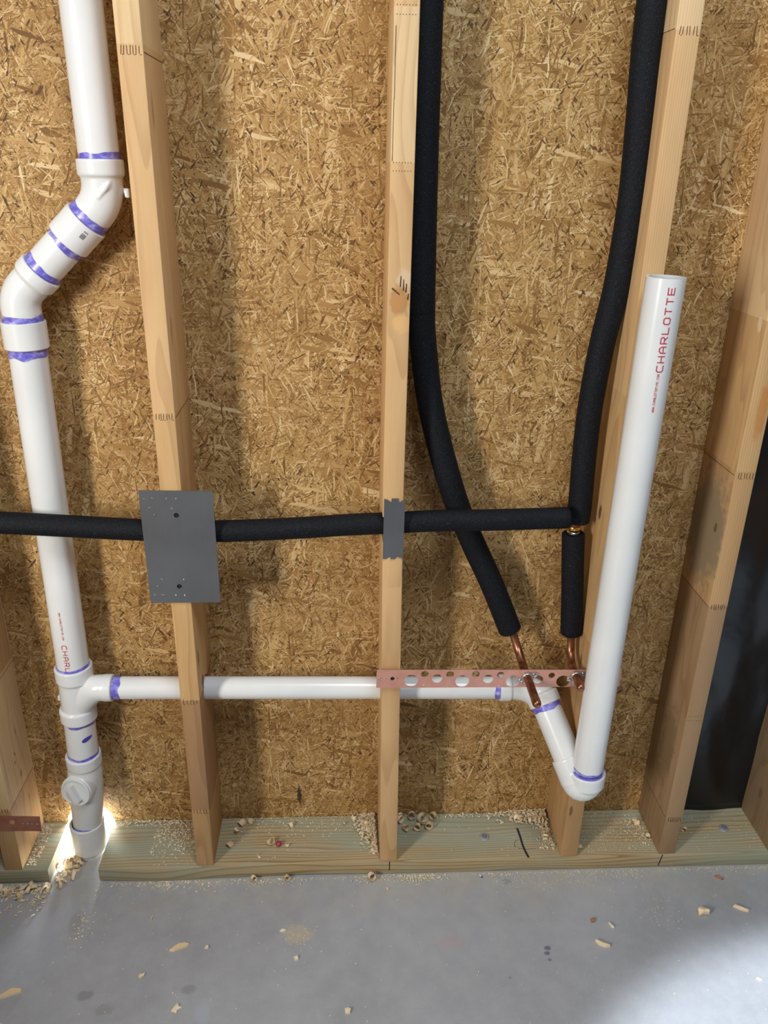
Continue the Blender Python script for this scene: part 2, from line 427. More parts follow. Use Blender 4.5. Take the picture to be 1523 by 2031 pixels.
# ------------------------------------------------------------------ the setting
D6 = 0.1397          # stud depth
OY = D6 + 0.0005     # face of the boards
b = B(); b.box(-3.2, 3.2, -4.2, 1.4, -0.1, 0.0)
tag(obj('floor', b, M_CONC), 'grey concrete slab floor with spots and wood dust', 'floor', kind='structure')
b = B()
HX0, HX1, HZ = -0.742, -0.634, 0.088
hc = (HX0 + HX1) / 2; ha = (HX1 - HX0) / 2
arch = [(hc + ha * math.cos(PI * k / 24) * (1 + .03 * math.sin(k * 2.1)), 0.035 + (HZ - .035) * math.sin(PI * k / 24) * (1 + .05 * math.sin(k * 1.7))) for k in range(25)]
b.prism([(-1.6, 0), (HX0, 0)] + arch[::-1] + [(HX1, 0), (0.646, 0), (0.646, 2.5), (-1.6, 2.5)], OY, OY + .011)
tag(obj('wall_back', b, M_OSB), 'golden brown strand board sheathing behind the studs', 'wall', kind='structure')
b = B(); b.box(-1.30, -1.18, -1.30, 0.10, 0.0, 0.82)  # out of view, added to keep the window light off the lower left
tag(obj('shade_block_left', b, M_OSB), 'unseen low strand board block added to shade the lower left', 'wall', kind='structure')

# black film covering the right-hand bay
b = B()
nx, nz = 46, 120
gv = [[None] * (nz + 1) for _ in range(nx + 1)]
from mathutils import noise as mn
for i in range(nx + 1):
    for j in range(nz + 1):
        x = 0.647 + 0.53 * i / nx; z = 0.040 + 2.3 * j / nz
        q = V((x * 7, 3.3, z * 4)); w = mn.noise(q) * 0.008 + abs(mn.noise(V((x * 7 + z * 4, 1.7, z * 2 - x * 4)))) * -0.014
        gv[i][j] = b.bm.verts.new((x, 0.136 + max(-0.016, min(0.002, w)), z))
for i in range(nx):
    for j in range(nz): b.face((gv[i][j], gv[i + 1][j], gv[i + 1][j + 1], gv[i][j + 1]))
me = baked(b, [('SOLIDIFY', dict(thickness=0.0006))])
tag(obj('plastic_sheet', me, M_FILM), 'black plastic film covering the bay at the right edge', 'plastic sheet')
for p in me.polygons: p.use_smooth = True

# ------------------------------------------------------------------ sill plates
KX = 0.03
def plate(name, x0, x1, label, seed, cutter=None, wave=False, extra=None):
    b = B()
    n = max(2, int((x1 - x0) / 0.02)); prof = []
    def front(x):
        return -0.0015 - (0.004 * math.exp(-((x + 0.50) / 0.09) ** 2) if wave else 0)
    def rise(x):
        return (0.0055 * math.exp(-((x + 0.18) / 0.12) ** 2) + 0.002 * math.exp(-((x + 0.62) / 0.05) ** 2)) if wave else 0
    rings = []
    for i in range(n + 1):
        x = x0 + (x1 - x0) * i / n; f = front(x); r = 0.003; lo = rise(x)
        rings.append([V((x, f + r, lo + 0.0002)), V((x, D6 - .001, 0.0002)), V((x, D6 - .001, .038)), V((x, f + r, .038)), V((x, f + r * .3, .038 - r * .3)), V((x, f, .038 - r)), V((x, f, lo + r)), V((x, f + r * .3, lo + r * .3))])
    b.rings(rings)
    if extra: extra(b)
    mt = wood_mat('treated_pine', [(0, sr(180, 160, 122))], (-0.12, 0.20), 'x', seed, freq=170, stain=sr(142, 162, 148), grain=0.85)
    o = obj(name, b, [mt, M_MARK, M_PENCIL], org=(x0, 0, 0))
    return tag(o, label, 'sill plate')
def marks(b):
    # black marker stroke, pencil C and line, saw ticks on the front edge
    def stroke(pts, w, mi, z=.0384):
        P = smooth(pts, 5)
        for i in range(len(P) - 1):
            d = (P[i + 1] - P[i]).normalized(); nn = V((-d.y, d.x, 0)) * w
            b.face([b.bm.verts.new(q) for q in (P[i] - nn, P[i + 1] - nn, P[i + 1] + nn, P[i] + nn)], mi)
    stroke([(.3135, .088, .0387), (.3155, .060, .0387), (.3165, .030, .0387), (.322, -.0005, .0387)], .0023, 1)
    stroke([(.312, .052, .0384), (.302, .049, .0384), (.297, .036, .0384), (.303, .028, .0384), (.322, .024, .0384), (.345, .025, .0384)], .0006, 2)
    b.box(0.0065, 0.0085, -.0022, -.001, .012, .0375, 1)
    b.prism([(.6235, .006), (.6255, .006), (.631, .0375), (.629, .0375)], -.0022, -.001, 1)
plate('bottom_plate', -1.25, -0.742, 'short piece of greenish treated sill plate left of the white stack base', 3.0)
plate('bottom_plate', -0.6335, 1.6, 'long greenish treated sill plate running right from the white stack base', 9.0, wave=True, extra=marks)

# ------------------------------------------------------------------ studs
def finger(b, xc, z, h=0.012, n=6, w=0.026, side=None, ys=None):
    for i in range(n):
        x = xc - w / 2 + w * i / (n - 1) + random.uniform(-.0007, .0007)
        hh = h * random.uniform(.75, 1.05); tl = random.uniform(-.0006, .0006)
        b.prism([(x - .00045 + tl, z - hh / 2), (x + .0004 + tl, z - hh / 2), (x + .0007 - tl, z + hh / 2), (x - .0002 - tl, z + hh / 2)], -.00045, .0003, 1)
        if random.random() < .6:
            b.prism([(x + .001, z - h / 2 - .0004), (x + .0033, z - h / 2 - .0004), (x + .0033, z - h / 2 + .0003), (x + .001, z - h / 2 + .0003)], -.0004, .0003, 1)
def side_line(b, x, z, sgn):
    xs = x + sgn * 0.0003
    b.box(min(x - sgn * .0002, xs), max(x - sgn * .0002, xs), 0.004, D6 - .004, z - .0005, z + .0005, 1)
def stud(x, joints, tints, label, pith, seed, notch=None, hole=None, knots=(), dots=(), lean=0.0, splits=(), freq=210):
    """joints: heights of finger joints; notch/hole: heights of pipe passages"""
    HW = 0.01905; z0 = 0.0383; z1 = 2.35
    b = B(); b.box(x - HW, x + HW, 0, D6, z0, z1, 0, 0.0022, 2)
    me = None
    if notch or hole:
        c = B()
        if notch: c.box(x - .05, x + .05, -0.01, notch[1], notch[0] - .025, notch[0] + .025)
        if hole: c.cyl((x - .05, hole[1], hole[0]), (x + .05, hole[1], hole[0]), 0.0262, 28)
        me = cut(b, c); b = B(); b.add_mesh(me)
    for z in joints:
        finger(b, x - 0.0, z, n=random.choice((5, 6, 7)))
        side_line(b, x + HW, z + random.uniform(-.003, .003), 1); side_line(b, x - HW, z + random.uniform(-.003, .003), -1)
    for z in dots:
        for i in range(7):
            xx = x - .014 + i * .0045
            for dz in (-.006, .006): b.box(xx - .0006, xx + .0006, -.0004, .0003, z + dz - .0005, z + dz + .0005, 1)
    for poly in splits: b.prism([(x + px, pz) for px, pz in poly], -.0005, .0003, 1)
    if lean:
        bmesh.ops.bisect_plane(b.bm, geom=b.bm.verts[:] + b.bm.edges[:] + b.bm.faces[:], plane_co=(0, 0, .95), plane_no=(0, 0, 1))
        for v_ in b.bm.verts:
            z = v_.co.z
            v_.co.x += lean * (1.0 - 1.78 * z / .95) if z < .95 else lean * (-.78 + .5 * (z - .95) / .75)
    mt = wood_mat('pine', [(z - z0, c) for z, c in tints], pith, 'z', seed, knots, 2.4, freq)
    o = obj('wall_stud', b, [mt, M_SLOT], org=(x, 0, z0))
    return tag(o, label, 'stud', 'pine wall studs')
DK = (0.10, 0.045, 0.018, 1); OR = sr(186, 120, 58)
stud(-0.815, [0.2054, 0.49], [(0.0, TAN), (0.2054, PALE), (0.49, TAN3)], 'pine stud at the left edge, holding the shade-toned copper strap', (0.30, 0.06), 1.3,
     knots=[((.018, .088, .305), (400, 260, 75), DK, .55), ((.018, .066, .262), (400, 300, 160), DK, .8), ((.018, .060, .243), (400, 300, 200), DK, .8), ((.018, .078, .20), (400, 160, 60), DK, .5), ((.018, .092, .122), (400, 200, 70), sr(150, 105, 60), .7)])
stud(-0.4005, [1.615, 1.0667, 0.476, 0.193], [(0.0, TAN3), (0.193, sr(176, 138, 100)), (0.476, TAN), (1.0667, TAN2), (1.615, PALE)], 'pine stud carrying the big grey steel plate', (0.10, -0.32), 2.1,
     notch=(0.839, 0.053), hole=(0.463, 0.07), freq=150,
     knots=[((.019, .045, .46), (300, 70, 60), DK, .75), ((.019, .02, .53), (300, 140, 40), DK, .6), ((.019, .03, 1.17), (300, 120, 30), sr(120, 78, 40), .4), ((.019, .03, 1.5), (300, 120, 30), sr(120, 78, 40), .4)])
stud(0.0, [], [(0.0, TAN2), (0.73, TAN2), (1.467, PALE), (1.673, TAN2)], 'knotty pine stud carrying the narrow grey steel plate', (0.02, -0.25), 5.2,
     notch=(0.853, 0.053), hole=(0.463, 0.07), dots=(1.467, 1.675), lean=0.0055, freq=190,
     knots=[((-.003, 0, 1.226), (58, 30, 36), sr(150, 98, 52), .6), ((-.003, 0, 1.224), (72, 30, 46), sr(186, 136, 84), .85), ((.002, 0, 1.19), (60, 30, 55), sr(228, 180, 116), .5), ((.006, 0, 1.262), (70, 30, 60), sr(214, 190, 160), .6)],
     splits=[[(.001, 1.288), (.003, 1.287), (.0035, 1.303), (.002, 1.305)], [(.006, 1.282), (.0085, 1.281), (.008, 1.297), (.0068, 1.30)], [(.010, 1.279), (.0125, 1.278), (.013, 1.292), (.0115, 1.293)], [(-.012, 1.284), (.001, 1.274), (.0015, 1.2755), (-.011, 1.286)], [(.0135, 1.268), (.016, 1.266), (.0165, 1.276), (.0148, 1.277)], [(-.0155, 1.56), (-.0147, 1.56), (-.0147, 1.655), (-.0155, 1.655)], [(-.0165, 1.475), (-.0158, 1.475), (-.0153, 1.56), (-.016, 1.56)]])
stud(0.4145, [1.659], [(0.0, TAN3), (0.60, TAN), (1.10, TAN2), (1.659, PALE)], 'pine stud behind the tall white standpipe', (-0.30, 0.05), 7.7, hole=None,
     knots=[((-.019, .045, .83), (300, 110, 60), DK, .9), ((-.019, .04, .50), (300, 160, 70), DK, .7), ((-.019, .05, 1.31), (300, 130, 45), sr(110, 82, 48), .8), ((-.019, .06, 1.42), (300, 180, 80), sr(110, 82, 48), .7), ((-.010, 0, .135), (240, 30, 60), DK, .7)])
stud(0.6405, [0.9585, 0.684, 0.141], [(0.0, sr(160, 132, 100)), (0.141, sr(170, 140, 105)), (0.684, TAN3), (0.9585, TAN), (1.235, PALE)], 'stained finger-jointed pine stud left of the black plastic film', (-0.35, 0.09), 11.4, dots=(0.416,),
     knots=[((-.019, .07, .783), (300, 10, 7.6), sr(142, 124, 98), .95), ((-.019, .035, .80), (300, 150, 80), sr(90, 70, 48), .8), ((0.005, 0, 1.04), (90, 30, 16), OR, .6), ((-.019, .02, 1.19), (300, 110, 70), sr(230, 205, 170), .7), ((-.019, .06, .26), (300, 26, 8), sr(120, 98, 72), .75)])
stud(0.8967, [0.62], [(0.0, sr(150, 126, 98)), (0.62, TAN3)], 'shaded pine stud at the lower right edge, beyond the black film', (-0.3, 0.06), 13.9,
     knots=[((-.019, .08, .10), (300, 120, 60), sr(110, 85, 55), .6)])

# ------------------------------------------------------------------ white drain stack
RP = 0.0320; RH = 0.0372
SY = 0.085
def primer(b, p, d, w, r, mi=1, t0=0.0):
    """ragged stain ring from p along d"""
    p = V(p); d = V(d).normalized(); a = d.orthogonal().normalized(); c = d.cross(a); seg = 60
    rr = [[], []]
    for j in range(seg):
        u = a * math.cos(2 * PI * j / seg) + c * math.sin(2 * PI * j / seg)
        ww = w * 1.35 * (0.85 + 0.40 * mn.noise(p * 40 + u * 1.4))
        rr[0].append(p + d * t0 + u * (r + .00035)); rr[1].append(p + d * max(t0 + .001, ww) + u * (r + .00025))
    b.rings(rr, mi, False, False, False)
def hub(b, p, d, L, rh, ro, mi=0):
    """socket: open rim at p, body along d"""
    b.lathe(p, d, [(0.0012, ro), (0.0, ro + .0012), (0.0, rh - .0012), (.0012, rh), (L - .004, rh), (L - .0015, rh - .0012), (L, ro)], 48, mi, True, True)

# lettering in strokes
GL = {'C': [[(1, 1), (.22, 1), (0, .8), (0, .2), (.22, 0), (1, 0)]], 'H': [[(0, 0), (0, 1)], [(1, 0), (1, 1)], [(0, .5), (1, .5)]],
      'A': [[(0, 0), (0, .72), (.28, 1), (.72, 1), (1, .72), (1, 0)], [(0, .42), (1, .42)]], 'R': [[(0, 0), (0, 1), (.8, 1), (1, .85), (1, .6), (.8, .45), (0, .45)], [(.5, .45), (1, 0)]],
      'L': [[(0, 1), (0, 0), (1, 0)]], 'O': [[(.22, 0), (.78, 0), (1, .2), (1, .8), (.78, 1), (.22, 1), (0, .8), (0, .2), (.22, 0)]],
      'T': [[(0, 1), (1, 1)], [(.5, 1), (.5, 0)]], 'E': [[(1, 1), (0, 1), (0, 0), (1, 0)], [(0, .5), (.9, .5)]],
      'W': [[(0, 1), (.25, 0), (.5, .8), (.75, 0), (1, 1)]], 'P': [[(0, 0), (0, 1), (.8, 1), (1, .85), (1, .6), (.8, .45), (0, .45)]],
      'I': [[(.5, 0), (.5, 1)]], 'M': [[(0, 0), (0, 1), (.5, .4), (1, 1), (1, 0)]], '.': [[(.4, 0), (.6, 0)]]}
def lettering(b, text, axis, r, phi, z0, sgn, pitch, lw, lh, hw, mi):
    """text wrapped on a vertical pipe; phi = angle from -Y towards +X; sgn +1 reads upward, -1 reads downward"""
    for i, ch in enumerate(text):
        for st in GL.get(ch, []):
            for k in range(len(st) - 1):
                p, q = V((st[k][0] * lw, st[k][1] * lh)), V((st[k + 1][0] * lw, st[k + 1][1] * lh))
                d = (q - p).normalized(); nn = V((-d.y, d.x)) * hw; p = p - d * hw * .8; q = q + d * hw * .8
                m_ = max(1, int((q - p).length / .0015))
                for s_ in range(m_):
                    pa, pb = p.lerp(q, s_ / m_), p.lerp(q, (s_ + 1) / m_)
                    vv = []
                    for e in (pa - nn, pb - nn, pb + nn, pa + nn):
                        z = z0 + sgn * (i * pitch + e.x); th = phi - sgn * (e.y - lh / 2) / r
                        vv.append(b.bm.verts.new((axis[0] + math.sin(th) * (r + .00035), axis[1] - math.cos(th) * (r + .00035), z)))
                    b.face(vv, mi)

st = thing('drain_stack', 'white plastic drain stack with an offset and purple primer rings', 'drain pipe', (-0.66, SY, 0.0))
E1 = V((-0.4838, SY, 1.4700))               # rim of the upper elbow
d45 = V((-0.0880, 0, -0.0844)).normalized()
dn = V((0, 0, -1)); upv = V((0, 0, 1))
# upper pipe
b = B(); b.cyl((-0.4905, SY, 2.35), (-0.4838, SY, 1.43), RP); primer(b, E1 + V((0, 0, -.001)), upv, .0085, RP)
obj('pipe', b, [M_PVC, M_PRI], st)
# upper elbow
b = B()
hub(b, E1, dn, 0.027, RH, RP)
bend = arc(E1 + dn * 0.036, dn, d45, 0.062)
b.tube([E1 + dn * .02] + bend + [bend[-1] + d45 * 0.026], RP + .0008, 40)
b.box(-0.4489, -0.441, SY - .006, SY + .006, 1.412, 1.427)
b.tube([(-0.4655, SY - .0235, 1.437), (-0.471, SY - .03, 1.428), (-0.485, SY - .0325, 1.412)], [.004, .005, .003], 12)
me = cast(b); b = B(); b.add_mesh(me, mi=0)
C1 = bend[-1] + d45 * 0.0175                 # rim of the coupling
primer(b, C1, -d45, .012, RP + .0009)
obj('elbow', b, [M_PVC, M_PRI], st, sharp=60)
# coupling on the slope
b = B(); LC = 0.0475
b.lathe(C1, d45, [(.0, RP), (0, RH - .001), (.001, RH), (LC - .001, RH), (LC, RH - .001), (LC, RP)], 56)
dd = d45; aa = V((0, -1, 0)); bb = dd.cross(aa)
def on_side(t, th, r): return C1 + dd * t + (aa * math.cos(th) + bb * math.sin(th)) * r
th0 = -0.58
for side in (1,):
    for k in range(6):
        th = th0 + k * .038
        b.face([b.bm.verts.new(on_side(t, h_, RH + .0003)) for t, h_ in ((.012, th), (.021, th), (.021, th + .022), (.012, th + .022))], 1)
    for k in range(3):
        th = th0 + .01 + k * .07
        b.face([b.bm.verts.new(on_side(t, h_, RH + .0003)) for t, h_ in ((.007, th), (.0095, th), (.0095, th + .045), (.007, th + .045))], 1)
obj('coupling', b, [M_PVC, M_GREYINK], st)
# sloping pipe between the fittings
C2 = C1 + d45 * LC
E2 = C2 + d45 * 0.069
b = B(); b.cyl(C2 - d45 * .01, E2 + d45 * .012, RP); primer(b, C2 - d45 * .0005, d45, .010, RP); primer(b, E2 + d45 * .0005, -d45, .012, RP)
obj('pipe', b, [M_PVC, M_PRI], st)
# lower elbow
b = B(); hub(b, E2, d45, 0.024, RH, RP)
LX = -0.6448
bend = arc(E2 + d45 * .040, d45, dn, 0.050)
sh = LX - bend[-1].x
C3 = V((bend[-1].x, SY, 1.2115))
b.tube([E2 + d45 * .016] + bend + [C3 + dn * .012], RP + .0008, 40)
b.prism([(E2.x - .034, E2.z - .004), (E2.x - .030, E2.z + .012), (E2.x - .018, E2.z - .002)], SY - .006, SY + .006)
me = cast(b); b = B(); b.add_mesh(me, mi=0); primer(b, C3, upv, .010, RP + .0009)
obj('elbow', b, [M_PVC, M_PRI], st, sharp=60)
PX = C3.x
b = B(); LC2 = 0.046
b.lathe(C3, dn, [(0, RP), (0, RH - .001), (.001, RH), (LC2 - .001, RH), (LC2, RH - .001), (LC2, RP)], 56)
obj('coupling', b, [M_PVC], st)
# long pipe; leans a touch so that it meets the tee
TZ = 0.510
T0 = V((-0.6518, SY, TZ))
Pt = C3 + dn * LC2
b = B(); b.cyl(Pt + upv * .01, T0 + dn * .02, RP); primer(b, Pt + upv * .0005, dn, .013, RP); primer(b, T0 + dn * .0005, upv, .006, RP)
lettering(b, 'CHARLOTTE', (-0.6508, SY), RP, -0.02, .5765, -1, .0134, .0088, .0088, .00075, 2)
lettering(b, 'WWW.CHARLOTTEPIPE.COM', (-0.6498, SY), RP, -0.02, .652, -1, .0030, .0022, .0032, .00028, 2)
obj('pipe', b, [M_PVC, M_PRI, M_INK], st)
# sanitary tee
b = B(); BZ = 0.4635; BY = 0.070
hub(b, T0, dn, 0.034, RH + .0005, RP)
b.cyl(T0 + dn * .02, V((-.655, SY, .380)), RP + .0015)
TB = V((-.6555, SY, .398)); hub(b, TB + dn * .020, upv, .030, RH + .0005, RP)
RB = 0.0236; RBH = 0.0283
sweep = smooth([(-.652, SY, .405), (-.638, .080, .430), (-.617, .074, .4545), (-.600, BY, BZ), (-.575, BY, BZ)], 6)
b.tube(sweep, [RB + .003 + .003 * (1 - i / len(sweep)) for i in range(len(sweep))], 36)
T1 = V((-.571, BY, BZ)); hub(b, T1, (-1, 0, 0), .022, RBH, RB)
b.box(-.6925, -.684, SY - .006, SY + .006, .425, .437)
me = cast(b, .0015, 6); b = B(); b.add_mesh(me, mi=0)
obj('tee', b, [M_PVC], st, sharp=60)
# short pipe with a purple smear
b = B(); CZ = 0.284
CO = V((-.6600, SY, CZ))
b.cyl(V((-.656, SY, .385)), CO + dn * .02, RP); primer(b, V((-.6557, SY, .3775)), dn, .007, RP); primer(b, V((-.6591, SY, CZ)), V((.004, 0, .121)), .0065, RP)
def smear_pt(q, t):
    th = .70 + q * .36 * math.cos(t); z = .3405 + q * (.0055 * math.sin(t) * (1.0 - .3 * math.cos(t)) + .003 * math.cos(t))
    ax = -.656 - .004 * (.385 - z) / .121
    return (ax + math.sin(th) * (RP + .0004), SY - math.cos(th) * (RP + .0004), z)
gr = [[b.bm.verts.new(smear_pt(max(.02, q / 6), 2 * PI * k / 24)) for k in range(24)] for q in range(7)]
for q in range(6):
    for k in range(24): b.face((gr[q][k], gr[q][(k + 1) % 24], gr[q + 1][(k + 1) % 24], gr[q + 1][k]), 2)
obj('pipe', b, [M_PVC, M_PRI, M_PRIMD], st)
# cleanout tee with screwed plug
b = B(); hub(b, CO, dn, .030, RH, RP)
b.tube([(-.660, SY, .265), (-.662, SY, .235), (-.665, SY, .20), (-.668, SY, .15), (-.6755, SY, .075)], [RP + .002, RP + .0045, RP + .0055, RP + .003, RP - .001], 44)
pd = V((-0.22, -0.96, 0.10)).normalized(); pc = V((-.6635, SY, .208))
b.lathe(pc, pd, [(0, RP + .001), (.020, RP + .0025), (.035, RP + .0035), (.0395, RP + .0035), (.0405, RP + .0025)], 44)
me = cast(b, .0016, 7); b = B(); b.add_mesh(me, mi=0)
co_ = obj('cleanout_tee', b, [M_PVC], st, sharp=60)
b = B(); pq = pc + pd * .0395
b.lathe(pq, pd, [(0, .0335), (.004, .0335), (.0055, .0322), (.0055, .0290), (.0040, .0278), (.0040, .0001)], 44)
ta = pd.cross(upv).normalized(); tb = pd.cross(ta).normalized()
t1 = (ta * -.45 + tb * .89).normalized(); t2 = pd.cross(t1)
bm2 = [pq + pd * z + t1 * u + t2 * w_ for z in (.003, .0155) for u, w_ in ((-.0195, -.0065), (.0195, -.0065), (.0195, .0065), (-.0195, .0065))]
vq = [b.bm.verts.new(p) for p in bm2]
for q in ((0, 3, 2, 1), (4, 5, 6, 7), (0, 1, 5, 4), (1, 2, 6, 5), (2, 3, 7, 6), (3, 0, 4, 7)): b.face([vq[i] for i in q])
obj('plug', b, [M_PVC], co_)
# base coupling standing on the slab
b = B(); bx = V((-.6765, SY, 0.0006))
b.lathe(bx, upv, [(0, .029), (.018, .029), (.018, RH - .001), (.019, RH), (.0885, RH), (.090, RH - .0012), (.090, RP + .0002), (.03, RP)], 56)
primer(b, V((-.6745, SY, .0903)), upv, .004, RP - .0001)
obj('coupling', b, [M_PVC, M_PRI], st)

# ------------------------------------------------------------------ branch drain: horizontal run, arm and standpipe
br = thing('branch_drain', 'white branch drain through the studs ending in a tall open standpipe', 'drain pipe', (-0.56, BY, BZ))
HE = V((0.236, BY, 0.4500))
b = B(); b.cyl(T1 + V((-.010, 0, 0)), HE + V((.01, 0, 0)), RB); primer(b, T1 + V((.0005, 0, 0)), (1, 0, 0), .013, RB); primer(b, HE, (-1, 0, 0), .010, RB)
obj('pipe', b, [M_PVC, M_PRI], br)
RA = 0.0300
A0 = V((0.3325, 0.051, 0.4270)); A1 = V((0.389, -0.050, 0.3035))
da = (A1 - A0).normalized()
b = B(); hub(b, HE, (1, 0, 0), .026, RBH, RB)
cl = smooth([(.256, BY, .4500), (.280, .0705, .4495), (.303, .068, .4450), (.320, .061, .4370), A0 - da * .006], 6)
b.tube(cl, [RB + .001 + (RA - RB) * (i / (len(cl) - 1)) ** .8 for i in range(len(cl))], 40)
hub(b, A0 + da * .006, -da, .026, RA + .0048, RA)
me = cast(b, .0015, 6); b = B(); b.add_mesh(me, mi=0)
obj('elbow', b, [M_PVC], br, sharp=60)
b = B(); b.cyl(A0 - da * .01, A1 - da * .01, RA); primer(b, A0 + da * .0065, da, .009, RA)
obj('pipe', b, [M_PVC, M_PRI], br)
SPX, SPY = 0.4095, -0.055
RS = 0.0312
b = B()
hub(b, A1 - da * .050, da, .055, RA + .0045, RA)
S0 = V((SPX - .004, SPY, 0.3335))
cl = smooth([A1 - da * .035, A1 - da * .012, A1 + V((.004, -.004, -.006)), V((.402, SPY - .001, .298)), V((.4085, SPY, .308)), S0 - upv * .008], 5)
b.tube(cl, [.0335] * len(cl), 36)
bmesh.ops.create_uvsphere(b.bm, u_segments=32, v_segments=20, radius=.0345, matrix=Matrix.Translation(V((.3995, SPY + .002, .3020))))
hub(b, S0, dn, .034, RS + .0066, RS)
me = cast(b, .0016, 9); b = B(); b.add_mesh(me, mi=0)
primer(b, S0 + upv * .0003, upv, .004, RS + .0025)
obj('trap_elbow', b, [M_PVC, M_PRI], br, sharp=60)
ST = V((SPX + .0055, SPY, 1.3150))
b = B(); L = (ST - S0).length
b.lathe(S0 - upv * .015, ST - S0, [(0, RS), (L + .015, RS), (L + .015, RS - .0042), (L - .25, RS - .0042)], 56, 0, True, True)
primer(b, S0 + upv * .0003, upv, .010, RS)
lettering(b, 'CHARLOTTE', (SPX + .0048, SPY), RS, 0.02, 1.170, 1, .0152, .0098, .0100, .0009, 2)
lettering(b, 'WWW.CHARLOTTEPIPE.COM', (SPX + .0042, SPY), RS, 0.02, 1.103, 1, .00305, .0022, .0034, .00030, 2)
obj('standpipe', b, [M_PVC, M_PRI, M_INK], br)

# ------------------------------------------------------------------ steel nail plates
def sheet(outline, holes, th, y):
    """flat plate in the x,z plane with round holes; front face at y"""
    cu = bpy.data.curves.new('sheet', 'CURVE'); cu.dimensions = '2D'; cu.fill_mode = 'BOTH'; cu.extrude = th / 2
    loops = [outline] + [[(hx + r * math.cos(2 * PI * k / 24), hz + r * math.sin(2 * PI * k / 24)) for k in range(24)] for hx, hz, r in holes]
    for lp in loops:
        sp = cu.splines.new('POLY'); sp.points.add(len(lp) - 1); sp.use_cyclic_u = True
        for p, (x, z) in zip(sp.points, lp): p.co = (x, z, 0, 1)
    o = bpy.data.objects.new('sheet', cu); COL.objects.link(o)
    dg = bpy.context.evaluated_depsgraph_get(); dg.update()
    me = bpy.data.meshes.new_from_object(o.evaluated_get(dg))
    bpy.data.objects.remove(o); bpy.data.curves.remove(cu)
    me.transform(Matrix.Rotation(PI / 2, 4, 'X')); me.transform(Matrix.Translation((0, y + th / 2, 0)))
    return me
hl = [(-.4486, .9157), (-.4334, .9176), (-.4397, .8981), (-.4321, .8843), (-.4311, .7547), (-.4399, .7399), (-.4471, .7218), (-.4313, .7216)]
nb = [(-.4087, .9166), (-.3919, .9165), (-.4006, .8970), (-.3914, .7533), (-.4081, .7204), (-.3922, .7202)]
big = [(-.3936, .8842), (-.4000, .7396)]
b = B(); b.add_mesh(sheet([(-.4567, .9322), (-.3265, .9308), (-.3262, .7050), (-.4562, .7046)], [(x, z, .0019) for x, z in hl] + [(x, z, .0047) for x, z in big], .0014, -.0034), mi=0)
for x, z in nb: b.lathe((x, -.0033, z), (0, -1, 0), [(-.001, .0022), (.0006, .0022), (.0016, .0014), (.0019, .0003)], 16, 1)
for x, z in hl: b.box(x - .0016, x + .0004, -.0042, -.0030, z - .0002, z + .0018, 1)
for x, z in big: b.lathe((x, -.0012, z), (0, 1, 0), [(0, .0046), (.0007, .0046)], 20, 2)
tag(obj('nail_plate', b, [M_STEEL, M_CHROME, M_BLACK], org=(-.39, -.0034, .82)), 'large grey rectangular steel nail plate with punched holes', 'steel plate')
zz = lambda py: .9145 - (py - 320) * (.1202 / 1290.0)
xx = lambda px: -.0205 + (px - 438) * (.0375 / 437.0)
top = [(438, 318), (500, 335), (590, 400), (596, 310), (735, 310), (748, 402), (850, 340), (880, 322)]
bot = [(872, 1612), (850, 1600), (740, 1568), (715, 1556), (700, 1620), (600, 1620), (590, 1556), (530, 1590), (490, 1618), (430, 1612)]
b = B(); b.add_mesh(sheet([(xx(x), zz(y)) for x, y in top + bot], [], .0013, -.0022), mi=0)
for dz in (0, .0055, .011):
    b.box(-.006, .002, -.00235, -.0020, .852 - dz, .8525 - dz, 0)
tag(obj('nail_plate', b, [M_STEEL], org=(-.002, -.0022, .854)), 'narrow grey steel nail plate with notched toothed ends', 'steel plate')

# ------------------------------------------------------------------ black foam pipe insulation
def sleeve(name, pts, r, label, seam=None, hollow0=False, n=8, rs=None):
    P = smooth(pts, n)
    b = B()
    rad = [r * (1 + .012 * mn.noise(p * 9)) for p in P]
    if rs: rad = [q * rs(i / (len(P) - 1)) for i, q in enumerate(rad)]
    d0 = (P[1] - P[0]).normalized(); d1 = (P[-1] - P[-2]).normalized()
    P = [P[0] + d0 * .0005] + P + [P[-1] + d1 * .003]; rad = [rad[0] * .93] + rad + [rad[-1] * .84]
    b.tube(P, rad, 40)
    if seam: 
        for z in seam:
            k = min(range(len(P)), key=lambda i: abs(P[i].z - z)); d = (P[k + 1] - P[k]).normalized()
            b.lathe(P[k], d, [(-.0006, rad[k]), (-.0004, rad[k] + .0007), (.0004, rad[k] + .0007), (.0006, rad[k])], 40, 0)
    return tag(obj(name, b, [M_FOAM], org=tuple(P[-1]), sharp=50), label, 'pipe insulation', 'black foam pipe sleeves')
sleeve('pipe_insulation', [(.0355, .078, 2.3), (.0355, .078, 1.8), (.0375, .078, 1.49), (.0412, .078, 1.3), (.0435, .078, 1.22), (.0500, .078, 1.163), (.0645, .078, 1.071), (.0905, .078, .9735), (.1245, .078, .871), (.1622, .078, .785), (.2055, .078, .6945), (.2500, .078, .5900)], .0238,
       'black foam pipe sleeve curving away from the middle stud to a slanted copper pipe', seam=(1.232,))
sleeve('pipe_insulation', [(.3715, .062, 2.3), (.3745, .062, 1.706), (.3800, .062, 1.55), (.3835, .062, 1.428), (.3775, .062, 1.291), (.3645, .062, 1.187), (.3568, .062, 1.077), (.3567, .062, .980), (.3595, .061, .885), (.3590, .060, .8435)], .0225,
       'long black foam pipe sleeve hanging from the top beside the standpipe stud')
sleeve('pipe_insulation', [(.3535, .060, .8150), (.3595, .060, .750), (.3665, .060, .680), (.3742, .060, .5920)], .0222,
       'short black foam pipe sleeve below the brass fitting')
